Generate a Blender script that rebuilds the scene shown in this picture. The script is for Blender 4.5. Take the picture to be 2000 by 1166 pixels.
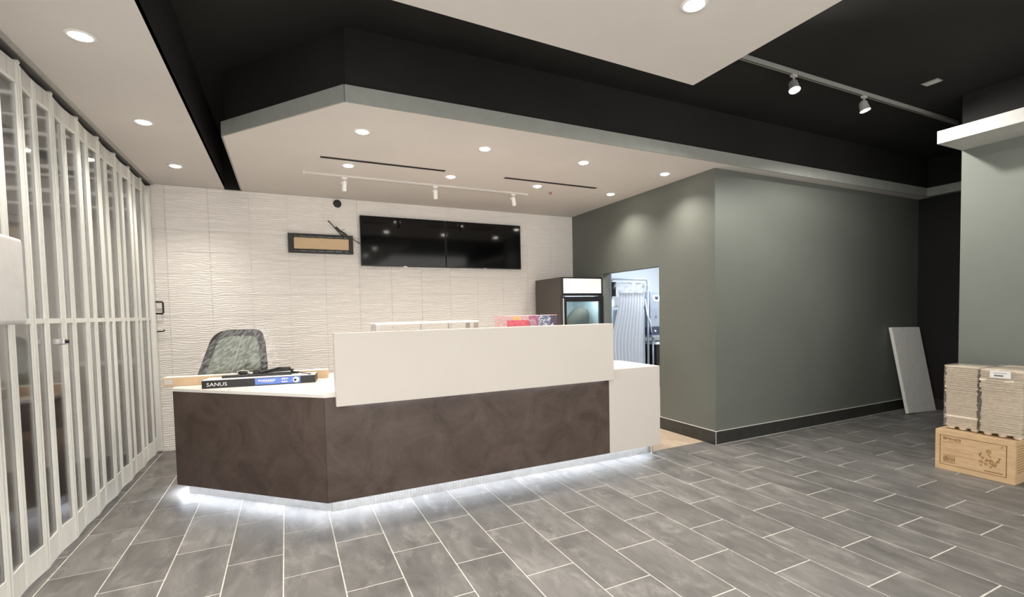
import bpy, bmesh, math, random
from mathutils import Vector, Matrix
random.seed(7)
S = bpy.context.scene
C = S.collection
for o in list(bpy.data.objects):
    bpy.data.objects.remove(o)

# ------------------------------------------------------------------ camera
cam = bpy.data.cameras.new('camera')
cam_o = bpy.data.objects.new('camera', cam); C.objects.link(cam_o)
R_ = Vector((0.89259922, -0.45041734, -0.01977012))
U_ = Vector((0.03672786, 0.0289393, 0.99890619))
F_ = Vector((0.44935254, 0.892349, -0.04237406))
M = Matrix(((R_.x, U_.x, -F_.x, 0), (R_.y, U_.y, -F_.y, 0), (R_.z, U_.z, -F_.z, 1.55), (0, 0, 0, 1)))
cam_o.matrix_world = M
cam.sensor_fit = 'HORIZONTAL'; cam.sensor_width = 36.0
cam.lens = 959.5865 / 2000 * 36.0
cam.shift_x = -42.09 / 2000
cam.shift_y = 66.06 / 2000
cam.clip_start = 0.05; cam.clip_end = 200
S.camera = cam_o

# ------------------------------------------------------------------ world, exposure
w = bpy.data.worlds.new('world'); S.world = w; w.use_nodes = True
w.node_tree.nodes['Background'].inputs[0].default_value = (1.0, 0.97, 0.93, 1)
w.node_tree.nodes['Background'].inputs[1].default_value = 2.0
S.view_settings.view_transform = 'Standard'; S.view_settings.look = 'None'
S.view_settings.gamma = 1.0; S.view_settings.exposure = 0.55
S.view_settings.use_curve_mapping = False

DOWN_W = 50.0          # one recessed downlight
WARM = (1.0, 0.92, 0.83)
COOL = (0.82, 0.90, 1.0)

# ------------------------------------------------------------------ materials
MATS = {}
def nt(name):
    m = bpy.data.materials.new(name); m.use_nodes = True
    t = m.node_tree; b = t.nodes['Principled BSDF']
    return m, t, b
def N(t, typ, **kw):
    n = t.nodes.new(typ)
    for k, v in kw.items(): setattr(n, k, v)
    return n
def pm(name, col, rough=0.5, metal=0.0, var=0.0, scale=6.0, bump=0.0, bscale=60.0, stretch=(1, 1, 1), col2=None, coat=0.0, spec=None, trans=0.0):
    m, t, b = nt(name)
    b.inputs['Base Color'].default_value = (*col, 1); b.inputs['Roughness'].default_value = rough
    b.inputs['Metallic'].default_value = metal
    if spec is not None: b.inputs['Specular IOR Level'].default_value = spec
    if coat: b.inputs['Coat Weight'].default_value = coat
    g = N(t, 'ShaderNodeNewGeometry')
    mp = N(t, 'ShaderNodeMapping'); mp.inputs['Scale'].default_value = stretch
    t.links.new(g.outputs['Position'], mp.inputs['Vector'])
    if var or col2:
        n = N(t, 'ShaderNodeTexNoise'); n.inputs['Scale'].default_value = scale; n.inputs['Detail'].default_value = 6
        n.inputs['Roughness'].default_value = 0.62
        t.links.new(mp.outputs[0], n.inputs['Vector'])
        r = N(t, 'ShaderNodeValToRGB')
        c2 = col2 if col2 else tuple(min(1, c * (1 + var)) for c in col)
        c1 = col if col2 else tuple(c * (1 - var) for c in col)
        r.color_ramp.elements[0].position = 0.33; r.color_ramp.elements[0].color = (*c1, 1)
        r.color_ramp.elements[1].position = 0.70; r.color_ramp.elements[1].color = (*c2, 1)
        t.links.new(n.outputs['Fac'], r.inputs[0]); t.links.new(r.outputs[0], b.inputs['Base Color'])
    if bump:
        n2 = N(t, 'ShaderNodeTexNoise'); n2.inputs['Scale'].default_value = bscale; n2.inputs['Detail'].default_value = 4
        t.links.new(mp.outputs[0], n2.inputs['Vector'])
        bp = N(t, 'ShaderNodeBump'); bp.inputs['Strength'].default_value = bump; bp.inputs['Distance'].default_value = 0.004
        t.links.new(n2.outputs['Fac'], bp.inputs['Height']); t.links.new(bp.outputs[0], b.inputs['Normal'])
    MATS[name] = m
    return m
def emit(name, col, strength):
    m, t, b = nt(name)
    b.inputs['Base Color'].default_value = (*col, 1)
    b.inputs['Emission Color'].default_value = (*col, 1); b.inputs['Emission Strength'].default_value = strength
    MATS[name] = m
def clear(name, tint=(1, 1, 1), gloss=0.08, haze=0.0, rough=0.03, hazecol=(.8, .8, .8), scuff=False):
    """thin clear sheet: straight-through light, Fresnel gloss, a little scattering haze"""
    m = bpy.data.materials.new(name); m.use_nodes = True
    t = m.node_tree; t.nodes.clear()
    out = N(t, 'ShaderNodeOutputMaterial')
    tr = N(t, 'ShaderNodeBsdfTransparent'); tr.inputs[0].default_value = (*tint, 1)
    gl = N(t, 'ShaderNodeBsdfGlossy'); gl.inputs['Roughness'].default_value = rough
    df = N(t, 'ShaderNodeBsdfDiffuse'); df.inputs[0].default_value = (*hazecol, 1)
    fr = N(t, 'ShaderNodeFresnel'); fr.inputs[0].default_value = 1.45
    m1 = N(t, 'ShaderNodeMixShader'); m1.inputs[0].default_value = haze
    if scuff:
        g = N(t, 'ShaderNodeNewGeometry'); n = N(t, 'ShaderNodeTexNoise'); n.inputs['Scale'].default_value = 3.5; n.inputs['Detail'].default_value = 7
        mp = N(t, 'ShaderNodeMapping'); mp.inputs['Scale'].default_value = (1, 1, .5)
        t.links.new(g.outputs['Position'], mp.inputs[0]); t.links.new(mp.outputs[0], n.inputs['Vector'])
        mr = N(t, 'ShaderNodeMapRange'); mr.inputs[1].default_value = .35; mr.inputs[2].default_value = .7
        mr.inputs[3].default_value = haze * .55; mr.inputs[4].default_value = haze * 1.6
        t.links.new(n.outputs['Fac'], mr.inputs[0]); t.links.new(mr.outputs[0], m1.inputs[0])
    m2 = N(t, 'ShaderNodeMixShader')
    mul = N(t, 'ShaderNodeMath', operation='MULTIPLY_ADD'); mul.inputs[1].default_value = 0.8; mul.inputs[2].default_value = gloss * .3
    t.links.new(fr.outputs[0], mul.inputs[0]); t.links.new(mul.outputs[0], m2.inputs[0])
    t.links.new(tr.outputs[0], m1.inputs[1]); t.links.new(df.outputs[0], m1.inputs[2])
    t.links.new(m1.outputs[0], m2.inputs[1]); t.links.new(gl.outputs[0], m2.inputs[2])
    t.links.new(m2.outputs[0], out.inputs[0])
    MATS[name] = m

pm('white_paint', (.68, .65, .62), .85, var=.02, scale=2, bump=.15, bscale=160)
pm('white_strip_paint', (.66, .635, .605), .85, var=.02, scale=2)
pm('black_paint', (.0125, .0122, .0115), .8, var=.25, scale=1.2, spec=.35)
pm('black_wall', (.0035, .0035, .0038), .8, var=.2, scale=2)
pm('grey_wall_lit', (.170, .186, .165), .75, var=.04, scale=2, bump=.15, bscale=140)  # grey wall paint lightened: stronger light on the right wall put into the colour
pm('grey_wall', (.128, .139, .122), .55, var=.04, scale=1.5, bump=.12, bscale=140)
pm('fascia', (.30, .31, .285), .6, var=.06, scale=8)
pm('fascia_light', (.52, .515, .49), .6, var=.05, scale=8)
pm('baseboard', (.030, .031, .028), .35, var=.25, scale=9)
pm('caulk', (.50, .50, .47), .6, var=.1, scale=30)
pm('grout', (.62, .60, .56), .9, var=.18, scale=25)
pm('vinyl', (.50, .40, .30), .55, var=.22, scale=14, stretch=(1, 4, 1))
pm('mall_floor', (.20, .165, .13), .8, var=.12, scale=2)
pm('mall_wall', (.42, .40, .38), .8, var=.06, scale=1)
pm('mall_dark', (.05, .05, .055), .5, var=.3, scale=2)
pm('laminate', (.60, .565, .525), .42, var=.012, scale=3)
pm('worktop', (.74, .715, .68), .30, var=.015, scale=8)
pm('gate_frame', (.74, .745, .71), .45, var=.07, scale=10, stretch=(1, 1, .15), bump=.2, bscale=40)
pm('gate_header', (.60, .59, .57), .5, var=.06, scale=10, stretch=(1, 1, .3))
pm('track_dark', (.05, .048, .045), .5, var=.2)
pm('alu', (.55, .54, .52), .38, metal=.85, var=.08, scale=20)
pm('steel', (.62, .62, .62), .25, metal=1.0, var=.06, scale=20)
pm('white_metal', (.82, .81, .80), .4, var=.02)
pm('off_white', (.74, .73, .72), .55, var=.04, scale=12)
pm('black_plastic', (.012, .012, .012), .38, var=.2, scale=30)
pm('tv_body', (.010, .010, .011), .35)
pm('tv_screen', (.002, .002, .0022), .07, spec=.3)
pm('dark_metal', (.028, .026, .023), .45, metal=.3, var=.25, scale=18)
pm('beige_board', (.66, .49, .30), .65, var=.04, scale=9)
pm('carton', (.60, .42, .245), .8, var=.10, scale=9, stretch=(1, 1, 4), bump=.15, bscale=60)
pm('carton_pale', (.60, .44, .29), .8, var=.08, scale=9, bump=.15)
pm('carton_ink', (.22, .125, .05), .85, var=.2, scale=40)
pm('carton_ink_light', (.40, .25, .105), .85, var=.25, scale=40)
pm('carton_end', (.60, .58, .54), .7, var=.05)
pm('pulp', (.90, .76, .62), .9, var=.20, scale=30, stretch=(1, 1, 4), bump=.5, bscale=90)
pm('paper', (.82, .81, .79), .7, var=.02)
pm('ink', (.03, .03, .03), .6)
pm('cooler_side', (.075, .066, .058), .5, var=.06, scale=4)
pm('cooler_black', (.012, .012, .013), .3, var=.1)
pm('cooler_liner', (.70, .76, .78), .5)
pm('sign_white', (.84, .84, .82), .35)
pm('sack', (.10, .088, .07), .9, var=.15, scale=6, bump=.4, bscale=20)
pm('foam_board', (.80, .80, .76), .8, var=.05, scale=14, bump=.2, bscale=120)
pm('rubber', (.03, .03, .032), .7, var=.2)
pm('red_print', (.62, .06, .10), .45, col2=(.80, .22, .27), scale=38)
pm('purple_print', (.28, .07, .16), .45, col2=(.55, .25, .34), scale=45)
pm('navy_print', (.035, .045, .14), .45, col2=(.30, .36, .50), scale=34)
pm('pink_print', (.75, .55, .56), .5, col2=(.52, .28, .30), scale=50)
pm('plum_print', (.10, .07, .12), .5, var=.2)
pm('orange_print', (.80, .50, .20), .5, var=.15, scale=40)
pm('blue_label', (.13, .23, .66), .4, var=.08, scale=30)
pm('navy_plastic', (.05, .06, .10), .4)
pm('kitchen_white', (.78, .82, .86), .7)
pm('kitchen_steel', (.40, .45, .52), .35, metal=.35, var=.1)
pm('corrugated', (.86, .88, .92), .5)
pm('brown_seat', (.075, .036, .020), .6, var=.3, scale=5, bump=.3, bscale=30)
pm('brown_seat_light', (.20, .115, .065), .65, var=.3, scale=5, bump=.3, bscale=30)
pm('wood_dark', (.11, .04, .02), .5, var=.35, scale=6, stretch=(1, 1, .2))
pm('green_grey', (.16, .17, .12), .7, var=.3, scale=4)
pm('jamb', (.15, .17, .18), .5)
pm('sprinkler_red', (.42, .12, .07), .5)
emit('lamp_lens', (1.0, .93, .83), 30)
emit('track_lens', (1.0, .97, .93), 60)
emit('led_strip', (.86, .91, 1.0), 10)
emit('kitchen_panel', (.80, .90, 1.0), 6)
clear('gate_pane', (.93, .93, .92), .06, .06, .06, (.42, .41, .40), scuff=True)
clear('shop_glass', (.80, .86, .84), .12, .02, .01)
clear('cooler_glass', (.86, .93, .93), .12, .05, .02, (.55, .66, .66))
clear('film', (.985, .98, .97), .2, .06, .2, (.90, .84, .78))
clear('clear_wrap', (.98, .98, .97), .18, .035, .12, (.85, .84, .82))
clear('tinted_glass', (.40, .46, .38), .12, .05, .10, (.40, .44, .38), scuff=True)

def floor_tile_mat():
    m, t, b = nt('floor_tile')
    g = N(t, 'ShaderNodeNewGeometry'); oi = N(t, 'ShaderNodeObjectInfo')
    off = N(t, 'ShaderNodeVectorMath', operation='SCALE'); off.inputs[3].default_value = 30
    cmb = N(t, 'ShaderNodeCombineXYZ')
    t.links.new(oi.outputs['Random'], cmb.inputs[0]); t.links.new(oi.outputs['Random'], cmb.inputs[2])
    t.links.new(cmb.outputs[0], off.inputs[0])
    add = N(t, 'ShaderNodeVectorMath', operation='ADD')
    t.links.new(g.outputs['Position'], add.inputs[0]); t.links.new(off.outputs[0], add.inputs[1])
    mp = N(t, 'ShaderNodeMapping'); mp.inputs['Scale'].default_value = (3.0, 1.0, 1)
    t.links.new(add.outputs[0], mp.inputs[0])
    n1 = N(t, 'ShaderNodeTexNoise'); n1.inputs['Scale'].default_value = 2.2; n1.inputs['Detail'].default_value = 9; n1.inputs['Roughness'].default_value = .62
    n1.inputs['Distortion'].default_value = .6
    t.links.new(mp.outputs[0], n1.inputs['Vector'])
    r = N(t, 'ShaderNodeValToRGB'); e = r.color_ramp.elements
    e[0].position = .30; e[0].color = (.105, .102, .098, 1); e[1].position = .72; e[1].color = (.215, .208, .198, 1)
    t.links.new(n1.outputs['Fac'], r.inputs[0])
    # dust smears: large patches of pale haze left by the building work
    n2 = N(t, 'ShaderNodeTexNoise'); n2.inputs['Scale'].default_value = 4.5; n2.inputs['Detail'].default_value = 10; n2.inputs['Roughness'].default_value = .7
    n2.inputs['Distortion'].default_value = .5
    mp2 = N(t, 'ShaderNodeMapping'); mp2.inputs['Scale'].default_value = (1.6, .8, 1); mp2.inputs['Rotation'].default_value = (0, 0, .5)
    t.links.new(g.outputs['Position'], mp2.inputs[0]); t.links.new(mp2.outputs[0], n2.inputs['Vector'])
    r2 = N(t, 'ShaderNodeValToRGB'); e = r2.color_ramp.elements
    e[0].position = .52; e[0].color = (0, 0, 0, 1); e[1].position = .78; e[1].color = (.62, .62, .62, 1)
    t.links.new(n2.outputs['Fac'], r2.inputs[0])
    mx = N(t, 'ShaderNodeMix', data_type='RGBA'); mx.inputs[7].default_value = (.40, .39, .37, 1)
    t.links.new(r2.outputs[0], mx.inputs[0]); t.links.new(r.outputs[0], mx.inputs[6])
    hv = N(t, 'ShaderNodeHueSaturation'); vr = N(t, 'ShaderNodeMapRange'); vr.inputs[3].default_value = .86; vr.inputs[4].default_value = 1.12
    t.links.new(oi.outputs['Random'], vr.inputs[0]); t.links.new(vr.outputs[0], hv.inputs['Value']); t.links.new(mx.outputs[2], hv.inputs['Color'])
    t.links.new(hv.outputs[0], b.inputs['Base Color'])
    b.inputs['Roughness'].default_value = .48; b.inputs['Specular IOR Level'].default_value = .45
    bp = N(t, 'ShaderNodeBump'); bp.inputs['Strength'].default_value = .25; bp.inputs['Distance'].default_value = .003
    t.links.new(n1.outputs['Fac'], bp.inputs['Height']); t.links.new(bp.outputs[0], b.inputs['Normal'])
    MATS['floor_tile'] = m
floor_tile_mat()
def wave_tile_mat():
    m, t, b = nt('wave_tile')
    g = N(t, 'ShaderNodeNewGeometry')
    mp = N(t, 'ShaderNodeMapping'); mp.inputs['Scale'].default_value = (.55, 1, 2.1)
    t.links.new(g.outputs['Position'], mp.inputs[0])
    wv = N(t, 'ShaderNodeTexWave', wave_type='BANDS', bands_direction='Z', wave_profile='SIN')
    wv.inputs['Scale'].default_value = 6.2; wv.inputs['Distortion'].default_value = 11.0; wv.inputs['Detail'].default_value = 3.0
    wv.inputs['Detail Scale'].default_value = 1.3
    t.links.new(mp.outputs[0], wv.inputs['Vector'])
    bp = N(t, 'ShaderNodeBump'); bp.inputs['Strength'].default_value = .75; bp.inputs['Distance'].default_value = .0045
    t.links.new(wv.outputs['Fac'], bp.inputs['Height']); t.links.new(bp.outputs[0], b.inputs['Normal'])
    b.inputs['Base Color'].default_value = (.86, .83, .795, 1); b.inputs['Roughness'].default_value = .28
    MATS['wave_tile'] = m
wave_tile_mat()
def stone_laminate():
    m, t, b = nt('dark_laminate')
    g = N(t, 'ShaderNodeNewGeometry')
    n1 = N(t, 'ShaderNodeTexNoise'); n1.inputs['Scale'].default_value = 3.2; n1.inputs['Detail'].default_value = 12; n1.inputs['Roughness'].default_value = .72; n1.inputs['Distortion'].default_value = .8
    t.links.new(g.outputs['Position'], n1.inputs['Vector'])
    r = N(t, 'ShaderNodeValToRGB'); e = r.color_ramp.elements
    e[0].position = .32; e[0].color = (.040, .026, .020, 1); e[1].position = .72; e[1].color = (.105, .076, .064, 1)
    t.links.new(n1.outputs['Fac'], r.inputs[0])
    mp = N(t, 'ShaderNodeMapping'); mp.inputs['Scale'].default_value = (5, 5, 16)
    t.links.new(g.outputs['Position'], mp.inputs[0])
    n2 = N(t, 'ShaderNodeTexNoise'); n2.inputs['Scale'].default_value = 1.0; n2.inputs['Detail'].default_value = 8; n2.inputs['Roughness'].default_value = .7
    t.links.new(mp.outputs[0], n2.inputs['Vector'])
    r2 = N(t, 'ShaderNodeValToRGB'); e = r2.color_ramp.elements
    e[0].position = .66; e[0].color = (0, 0, 0, 1); e[1].position = .80; e[1].color = (.45, .45, .45, 1)
    t.links.new(n2.outputs['Fac'], r2.inputs[0])
    mx = N(t, 'ShaderNodeMix', data_type='RGBA'); mx.inputs[7].default_value = (.20, .165, .14, 1)
    t.links.new(r2.outputs[0], mx.inputs[0]); t.links.new(r.outputs[0], mx.inputs[6]); t.links.new(mx.outputs[2], b.inputs['Base Color'])
    b.inputs['Roughness'].default_value = .5
    MATS['dark_laminate'] = m
stone_laminate()

# ------------------------------------------------------------------ mesh helpers
def nb(): return bmesh.new()
def box(bm, x0, x1, y0, y1, z0, z1):
    v = [bm.verts.new(p) for p in ((x0, y0, z0), (x1, y0, z0), (x1, y1, z0), (x0, y1, z0), (x0, y0, z1), (x1, y0, z1), (x1, y1, z1), (x0, y1, z1))]
    for f in ((3, 2, 1, 0), (4, 5, 6, 7), (0, 1, 5, 4), (1, 2, 6, 5), (2, 3, 7, 6), (3, 0, 4, 7)):
        bm.faces.new([v[i] for i in f])
    return bm
def B(*a): return box(nb(), *a)
def prism(bm, poly, z0, z1):
    """poly: xy points (counter-clockwise), extruded in z"""
    lo = [bm.verts.new((x, y, z0)) for x, y in poly]; hi = [bm.verts.new((x, y, z1)) for x, y in poly]
    n = len(poly)
    bm.faces.new(lo[::-1]); bm.faces.new(hi)
    for i in range(n):
        j = (i + 1) % n
        bm.faces.new((lo[i], lo[j], hi[j], hi[i]))
    return bm
def extr(bm, poly, axis, a0, a1):
    """poly in the two other axes; extruded along axis"""
    def p(u, v, a):
        return {'x': (a, u, v), 'y': (u, a, v)}[axis]
    lo = [bm.verts.new(p(u, v, a0)) for u, v in poly]; hi = [bm.verts.new(p(u, v, a1)) for u, v in poly]
    n = len(poly)
    bm.faces.new(lo); bm.faces.new(hi[::-1])
    for i in range(n):
        j = (i + 1) % n
        bm.faces.new((lo[j], lo[i], hi[i], hi[j]))
    bmesh.ops.recalc_face_normals(bm, faces=bm.faces)
    return bm
def frame_at(d):
    d = d.normalized(); a = Vector((0, 0, 1)) if abs(d.z) < .9 else Vector((1, 0, 0))
    u = d.cross(a).normalized(); return u, d.cross(u).normalized()
def tube(bm, pts, r, seg=8, cap=True):
    pts = [Vector(p) for p in pts]; rings = []
    rr = r if isinstance(r, (list, tuple)) else [r] * len(pts)
    u = None
    for i, p in enumerate(pts):
        d = (pts[min(i + 1, len(pts) - 1)] - pts[max(i - 1, 0)])
        if u is None: u, v = frame_at(d)
        else:
            dn = d.normalized(); u = (u - dn * u.dot(dn)).normalized(); v = dn.cross(u)
        rings.append([bm.verts.new(p + (u * math.cos(2 * math.pi * k / seg) + v * math.sin(2 * math.pi * k / seg)) * rr[i]) for k in range(seg)])
    for a, b in zip(rings, rings[1:]):
        for k in range(seg):
            bm.faces.new((a[k], a[(k + 1) % seg], b[(k + 1) % seg], b[k]))
    if cap:
        bm.faces.new(rings[0][::-1]); bm.faces.new(rings[-1])
    bmesh.ops.recalc_face_normals(bm, faces=bm.faces)
    return bm
def lathe(bm, prof, c=(0, 0, 0), seg=24, axis='z'):
    """prof: (radius, height) list"""
    rings = []
    for r, h in prof:
        ring = []
        for k in range(seg):
            a = 2 * math.pi * k / seg
            p = (r * math.cos(a), r * math.sin(a), h) if axis == 'z' else (r * math.cos(a), h, r * math.sin(a))
            ring.append(bm.verts.new((c[0] + p[0], c[1] + p[1], c[2] + p[2])))
        rings.append(ring)
    for a, b in zip(rings, rings[1:]):
        for k in range(seg):
            bm.faces.new((a[k], a[(k + 1) % seg], b[(k + 1) % seg], b[k]))
    bm.faces.new(rings[0]); bm.faces.new(rings[-1])
    bmesh.ops.remove_doubles(bm, verts=bm.verts, dist=1e-5)
    bmesh.ops.recalc_face_normals(bm, faces=bm.faces)
    return bm
def bevel(bm, off=.004, seg=2):
    bmesh.ops.bevel(bm, geom=list(bm.edges), offset=off, segments=seg, affect='EDGES', profile=.6, clamp_overlap=True)
    return bm
def to_mesh(name, bm, mat, smooth=False):
    me = bpy.data.meshes.new(name); bm.to_mesh(me); bm.free()
    me.materials.append(MATS[mat])
    if smooth:
        for p in me.polygons: p.use_smooth = True
    return me
def link(name, me, parent=None, loc=(0, 0, 0), rotz=0.0):
    o = bpy.data.objects.new(name, me); C.objects.link(o)
    o.location = loc; o.rotation_euler = (0, 0, rotz); o.parent = parent
    return o
def origin(o):
    p = Vector((0, 0, 0))
    while o: p += o.location; o = o.parent
    return p
def obj(name, bm, mat, parent=None, smooth=False, local=False, label=None):
    """one mesh object. World-coordinate bmesh unless local=True; its parent chain is unrotated in that case."""
    if parent and not local:
        bmesh.ops.translate(bm, verts=bm.verts, vec=-origin(parent))
    o = link(name, to_mesh(name, bm, mat, smooth), parent)
    if label: o['label'] = label
    return o
def tag(o, label, cat, group=None):
    o['label'] = label; o['category'] = cat
    if group: o['group'] = group
    return o
def thing(name, label, cat, loc=(0, 0, 0), rotz=0.0, group=None):
    o = link(name, None, None, loc, rotz)
    return tag(o, label, cat, group)
def struct(name, bm, mat):
    o = obj(name, bm, mat); o['kind'] = 'structure'; return o
def lamp(name, typ, loc, energy, col, parent=None, rot=(0, 0, 0), **kw):
    l = bpy.data.lights.new(name, typ); l.energy = energy; l.color = col
    for k, v in kw.items(): setattr(l, k, v)
    o = bpy.data.objects.new(name, l); C.objects.link(o)
    if parent: o.parent = parent; loc = Vector(loc) - origin(parent)
    o.location = loc; o.rotation_euler = rot
    return o
def text_bm(body, size, depth=.0008):
    cu = bpy.data.curves.new('lettering', 'FONT'); cu.body = body; cu.size = size; cu.extrude = depth / 2; cu.resolution_u = 2
    to = bpy.data.objects.new('lettering', cu); C.objects.link(to)
    dg = bpy.context.evaluated_depsgraph_get(); dg.update()
    me = bpy.data.meshes.new_from_object(to.evaluated_get(dg))
    bm = nb(); bm.from_mesh(me)
    bpy.data.objects.remove(to); bpy.data.curves.remove(cu); bpy.data.meshes.remove(me)
    return bm

# ------------------------------------------------------------------ main dimensions (metres)
ZC, ZT, ZB = 3.10, 3.22, 3.65      # low ceilings, top of fascia, black upper ceiling
YB = 7.057                          # back wall
XS, YG = 4.303, 4.003               # grey wall: side plane, front plane
XR = 8.482                          # dark recess wall
XP, YP = 6.205, 2.552               # right wall and its end
YF = 3.855                          # front of alcove fascia
XG = -1.36                          # folding gate

# ------------------------------------------------------------------ floor and its tiles
floor = struct('floor', B(-1.60, XR, -4.0, 7.06, -.20, -.0018), 'grout')
LX = [-1.60, -1.331, -1.015, -.700, -.383, -.068, .248, .567]
while LX[-1] < XR - .34: LX.append(LX[-1] + .3203)
LX.append(XR)
tile_cache = {}
def tile_mesh(wx, wy):
    k = (round(wx, 3), round(wy, 3))
    if k not in tile_cache:
        bm = B(-wx / 2, wx / 2, -wy / 2, wy / 2, -.010, 0)
        tile_cache[k] = to_mesh('floor_tile', bm, 'floor_tile')
    return tile_cache[k]
g, gy = .0039, .0050
for i in range(len(LX) - 1):
    xa, xb = LX[i], LX[i + 1]
    ph = 3.556 if i % 2 == 0 else 3.221
    y = ph - 5 * .6705
    ymax = 7.04 if xb < .3 else 4.15
    if xa > XS + .1: ymax = YG - .002
    while y < ymax:
        ya, yb2 = max(y, .35), min(y + .6705, ymax)
        if yb2 - ya > .03 and not (xa > XP and yb2 < 1.6):
            o = link('floor_tile', tile_mesh(xb - xa - 2 * g, yb2 - ya - 2 * gy), floor, ((xa + xb) / 2, (ya + yb2) / 2, random.uniform(-.0006, .0004)))
        y += .6705
vinyl = struct('floor', prism(nb(), [(.60, 4.155), (XS, 4.155), (XS, 7.04), (.60, 7.04)], -.01, .001), 'vinyl')
struct('trim_1', B(3.40, XS, 4.142, 4.158, -.002, .004), 'alu')

# ------------------------------------------------------------------ white back wall of ripple-relief tiles
wb = struct('wall_back', B(-1.45, XS + .14, YB, YB + .15, 0, ZB), 'white_paint')
wt_cache = {}
xs_ = [-1.45] + [-.782 + .424 * k for k in range(-1, 13) if -1.45 < -.782 + .424 * k < XS - .05] + [XS]
zs_ = [0] + [2.587 + .2535 * k for k in range(-10, 3) if 0.02 < 2.587 + .2535 * k < ZC - .03] + [ZC - .002]
for i in range(len(xs_) - 1):
    for j in range(len(zs_) - 1):
        wx, wz = xs_[i + 1] - xs_[i] - .002, zs_[j + 1] - zs_[j] - .0016
        k = (round(wx, 3), round(wz, 3))
        if k not in wt_cache:
            wt_cache[k] = to_mesh('wall_tile', B(-wx / 2, wx / 2, -.008, .008, -wz / 2, wz / 2), 'wave_tile')
        link('wall_tile', wt_cache[k], wb, ((xs_[i] + xs_[i + 1]) / 2, 7.0495 + random.uniform(-.0006, .0006), (zs_[j] + zs_[j + 1]) / 2))

# ------------------------------------------------------------------ grey walls
bm = nb(); D1, D2, DH = 4.929, 6.183, 2.10
prism(bm, [(XS, YG), (XS + .13, YG + .13), (XS + .13, D1), (XS, D1)], 0, ZC); box(bm, XS, XS + .13, D2, YB, 0, ZC); box(bm, XS, XS + .13, D1, D2, DH, ZC)
struct('wall_side', bm, 'grey_wall')
struct('wall_front', prism(nb(), [(XS, YG), (XR + .12, YG), (XR + .12, YG + .13), (XS + .13, YG + .13)], 0, ZC), 'grey_wall')
struct('wall_recess', B(XR, XR + .12, 2.4, YG, 0, ZC), 'black_wall')
struct('wall_right', B(XP, XP + .30, -4.0, YP, 0, ZC), 'grey_wall_lit')
struct('wall_return', B(XP + .30, XR, YP - .12, YP, 0, ZC), 'black_wall')
# baseboards with pale caulk beads
bb = struct('baseboard_front', B(XS - .014, XR, YG - .014, YG, 0, .150), 'baseboard')
obj('caulk_line', B(XS - .017, XR, YG - .017, YG, .150, .156), 'caulk', bb)
obj('caulk_line', B(XS - .017, XR, YG - .0175, YG - .012, -.001, .005), 'caulk', bb)
obj('caulk_line', B(XS - .0175, XS - .0125, YG - .0175, YG - .0125, 0, .150), 'caulk', bb)
bb = struct('baseboard_side', B(XS - .014, XS, YG, D1, 0, .150), 'baseboard')
obj('caulk_line', B(XS - .017, XS, YG, D1, .150, .156), 'caulk', bb)
struct('baseboard_recess', B(XR - .014, XR, YP, YG - .014, 0, .15), 'baseboard')

# ------------------------------------------------------------------ ceilings
ALC = [(-.421, YB), (-.421, 5.002), (.444, YF), (XR, YF), (XR, YG), (XS, YG), (XS, YB)]
struct('ceiling_alcove', prism(nb(), ALC, ZC, ZT), 'white_paint')
struct('ceiling_strip', B(-1.45, -.600, -4.0, YB, ZC, ZC + .05), 'white_strip_paint')
struct('ceiling_upper', B(-1.45, XR + .12, -4.0, YB, ZB, ZB + .1), 'black_paint')
struct('ceiling_panel', prism(nb(), [(-.05, -3.6), (2.565, -3.6), (2.590, 2.600), (-.05, 2.508)], ZC, ZC + .14), 'white_paint')
# black upstands above the low ceilings
struct('wall_upstand_left', B(-.64, -.600, -4.0, YB, ZC + .0005, ZB), 'black_paint')
ups = [(-.401, YB), (-.401, 5.01), (.455, YF + .02), (XR, YF + .02), (XR, YF + .06), (.475, YF + .06), (-.361, 5.022), (-.361, YB)]
struct('wall_upstand_alcove', prism(nb(), ups, ZT, ZB), 'black_paint')
struct('wall_upstand_end', B(-.600, -.421, YB - .06, YB - .01, ZC, ZB), 'black_paint')
struct('wall_upstand_right', B(XP, XP + .06, -4.0, YP, ZT, ZB), 'black_paint')
struct('wall_upstand_return', B(XP + .06, XR, YP - .06, YP, ZT, ZB), 'black_paint')
struct('wall_upstand_recess', B(XR - .02, XR + .12, YP, YF + .02, ZT, ZB), 'black_paint')
# grey fascia boards round the alcove, over the grey wall and along the recess
def fascia(name, a, b, mat='fascia', t=.014):
    a, b = Vector((*a, 0)), Vector((*b, 0)); d = (b - a).normalized(); n = Vector((d.y, -d.x, 0)) * t
    struct(name, prism(nb(), [(a.x + n.x, a.y + n.y), (b.x + n.x, b.y + n.y), (b.x, b.y), (a.x, a.y)], ZC - .001, ZT + .001), mat)
fascia('trim_2', (-.421, YB - .05), (-.421, 5.002))
fascia('trim_3', (-.421, 5.002), (.444, YF))
fascia('trim_4', (.444, YF), (XR - .126, YF))
struct('trim_5', B(XR - .126, XR, YP, YF, ZC, ZT), 'fascia')
struct('trim_6', B(5.726, XP + .3, -4.0, YP, ZC, ZT), 'fascia_light')

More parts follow.
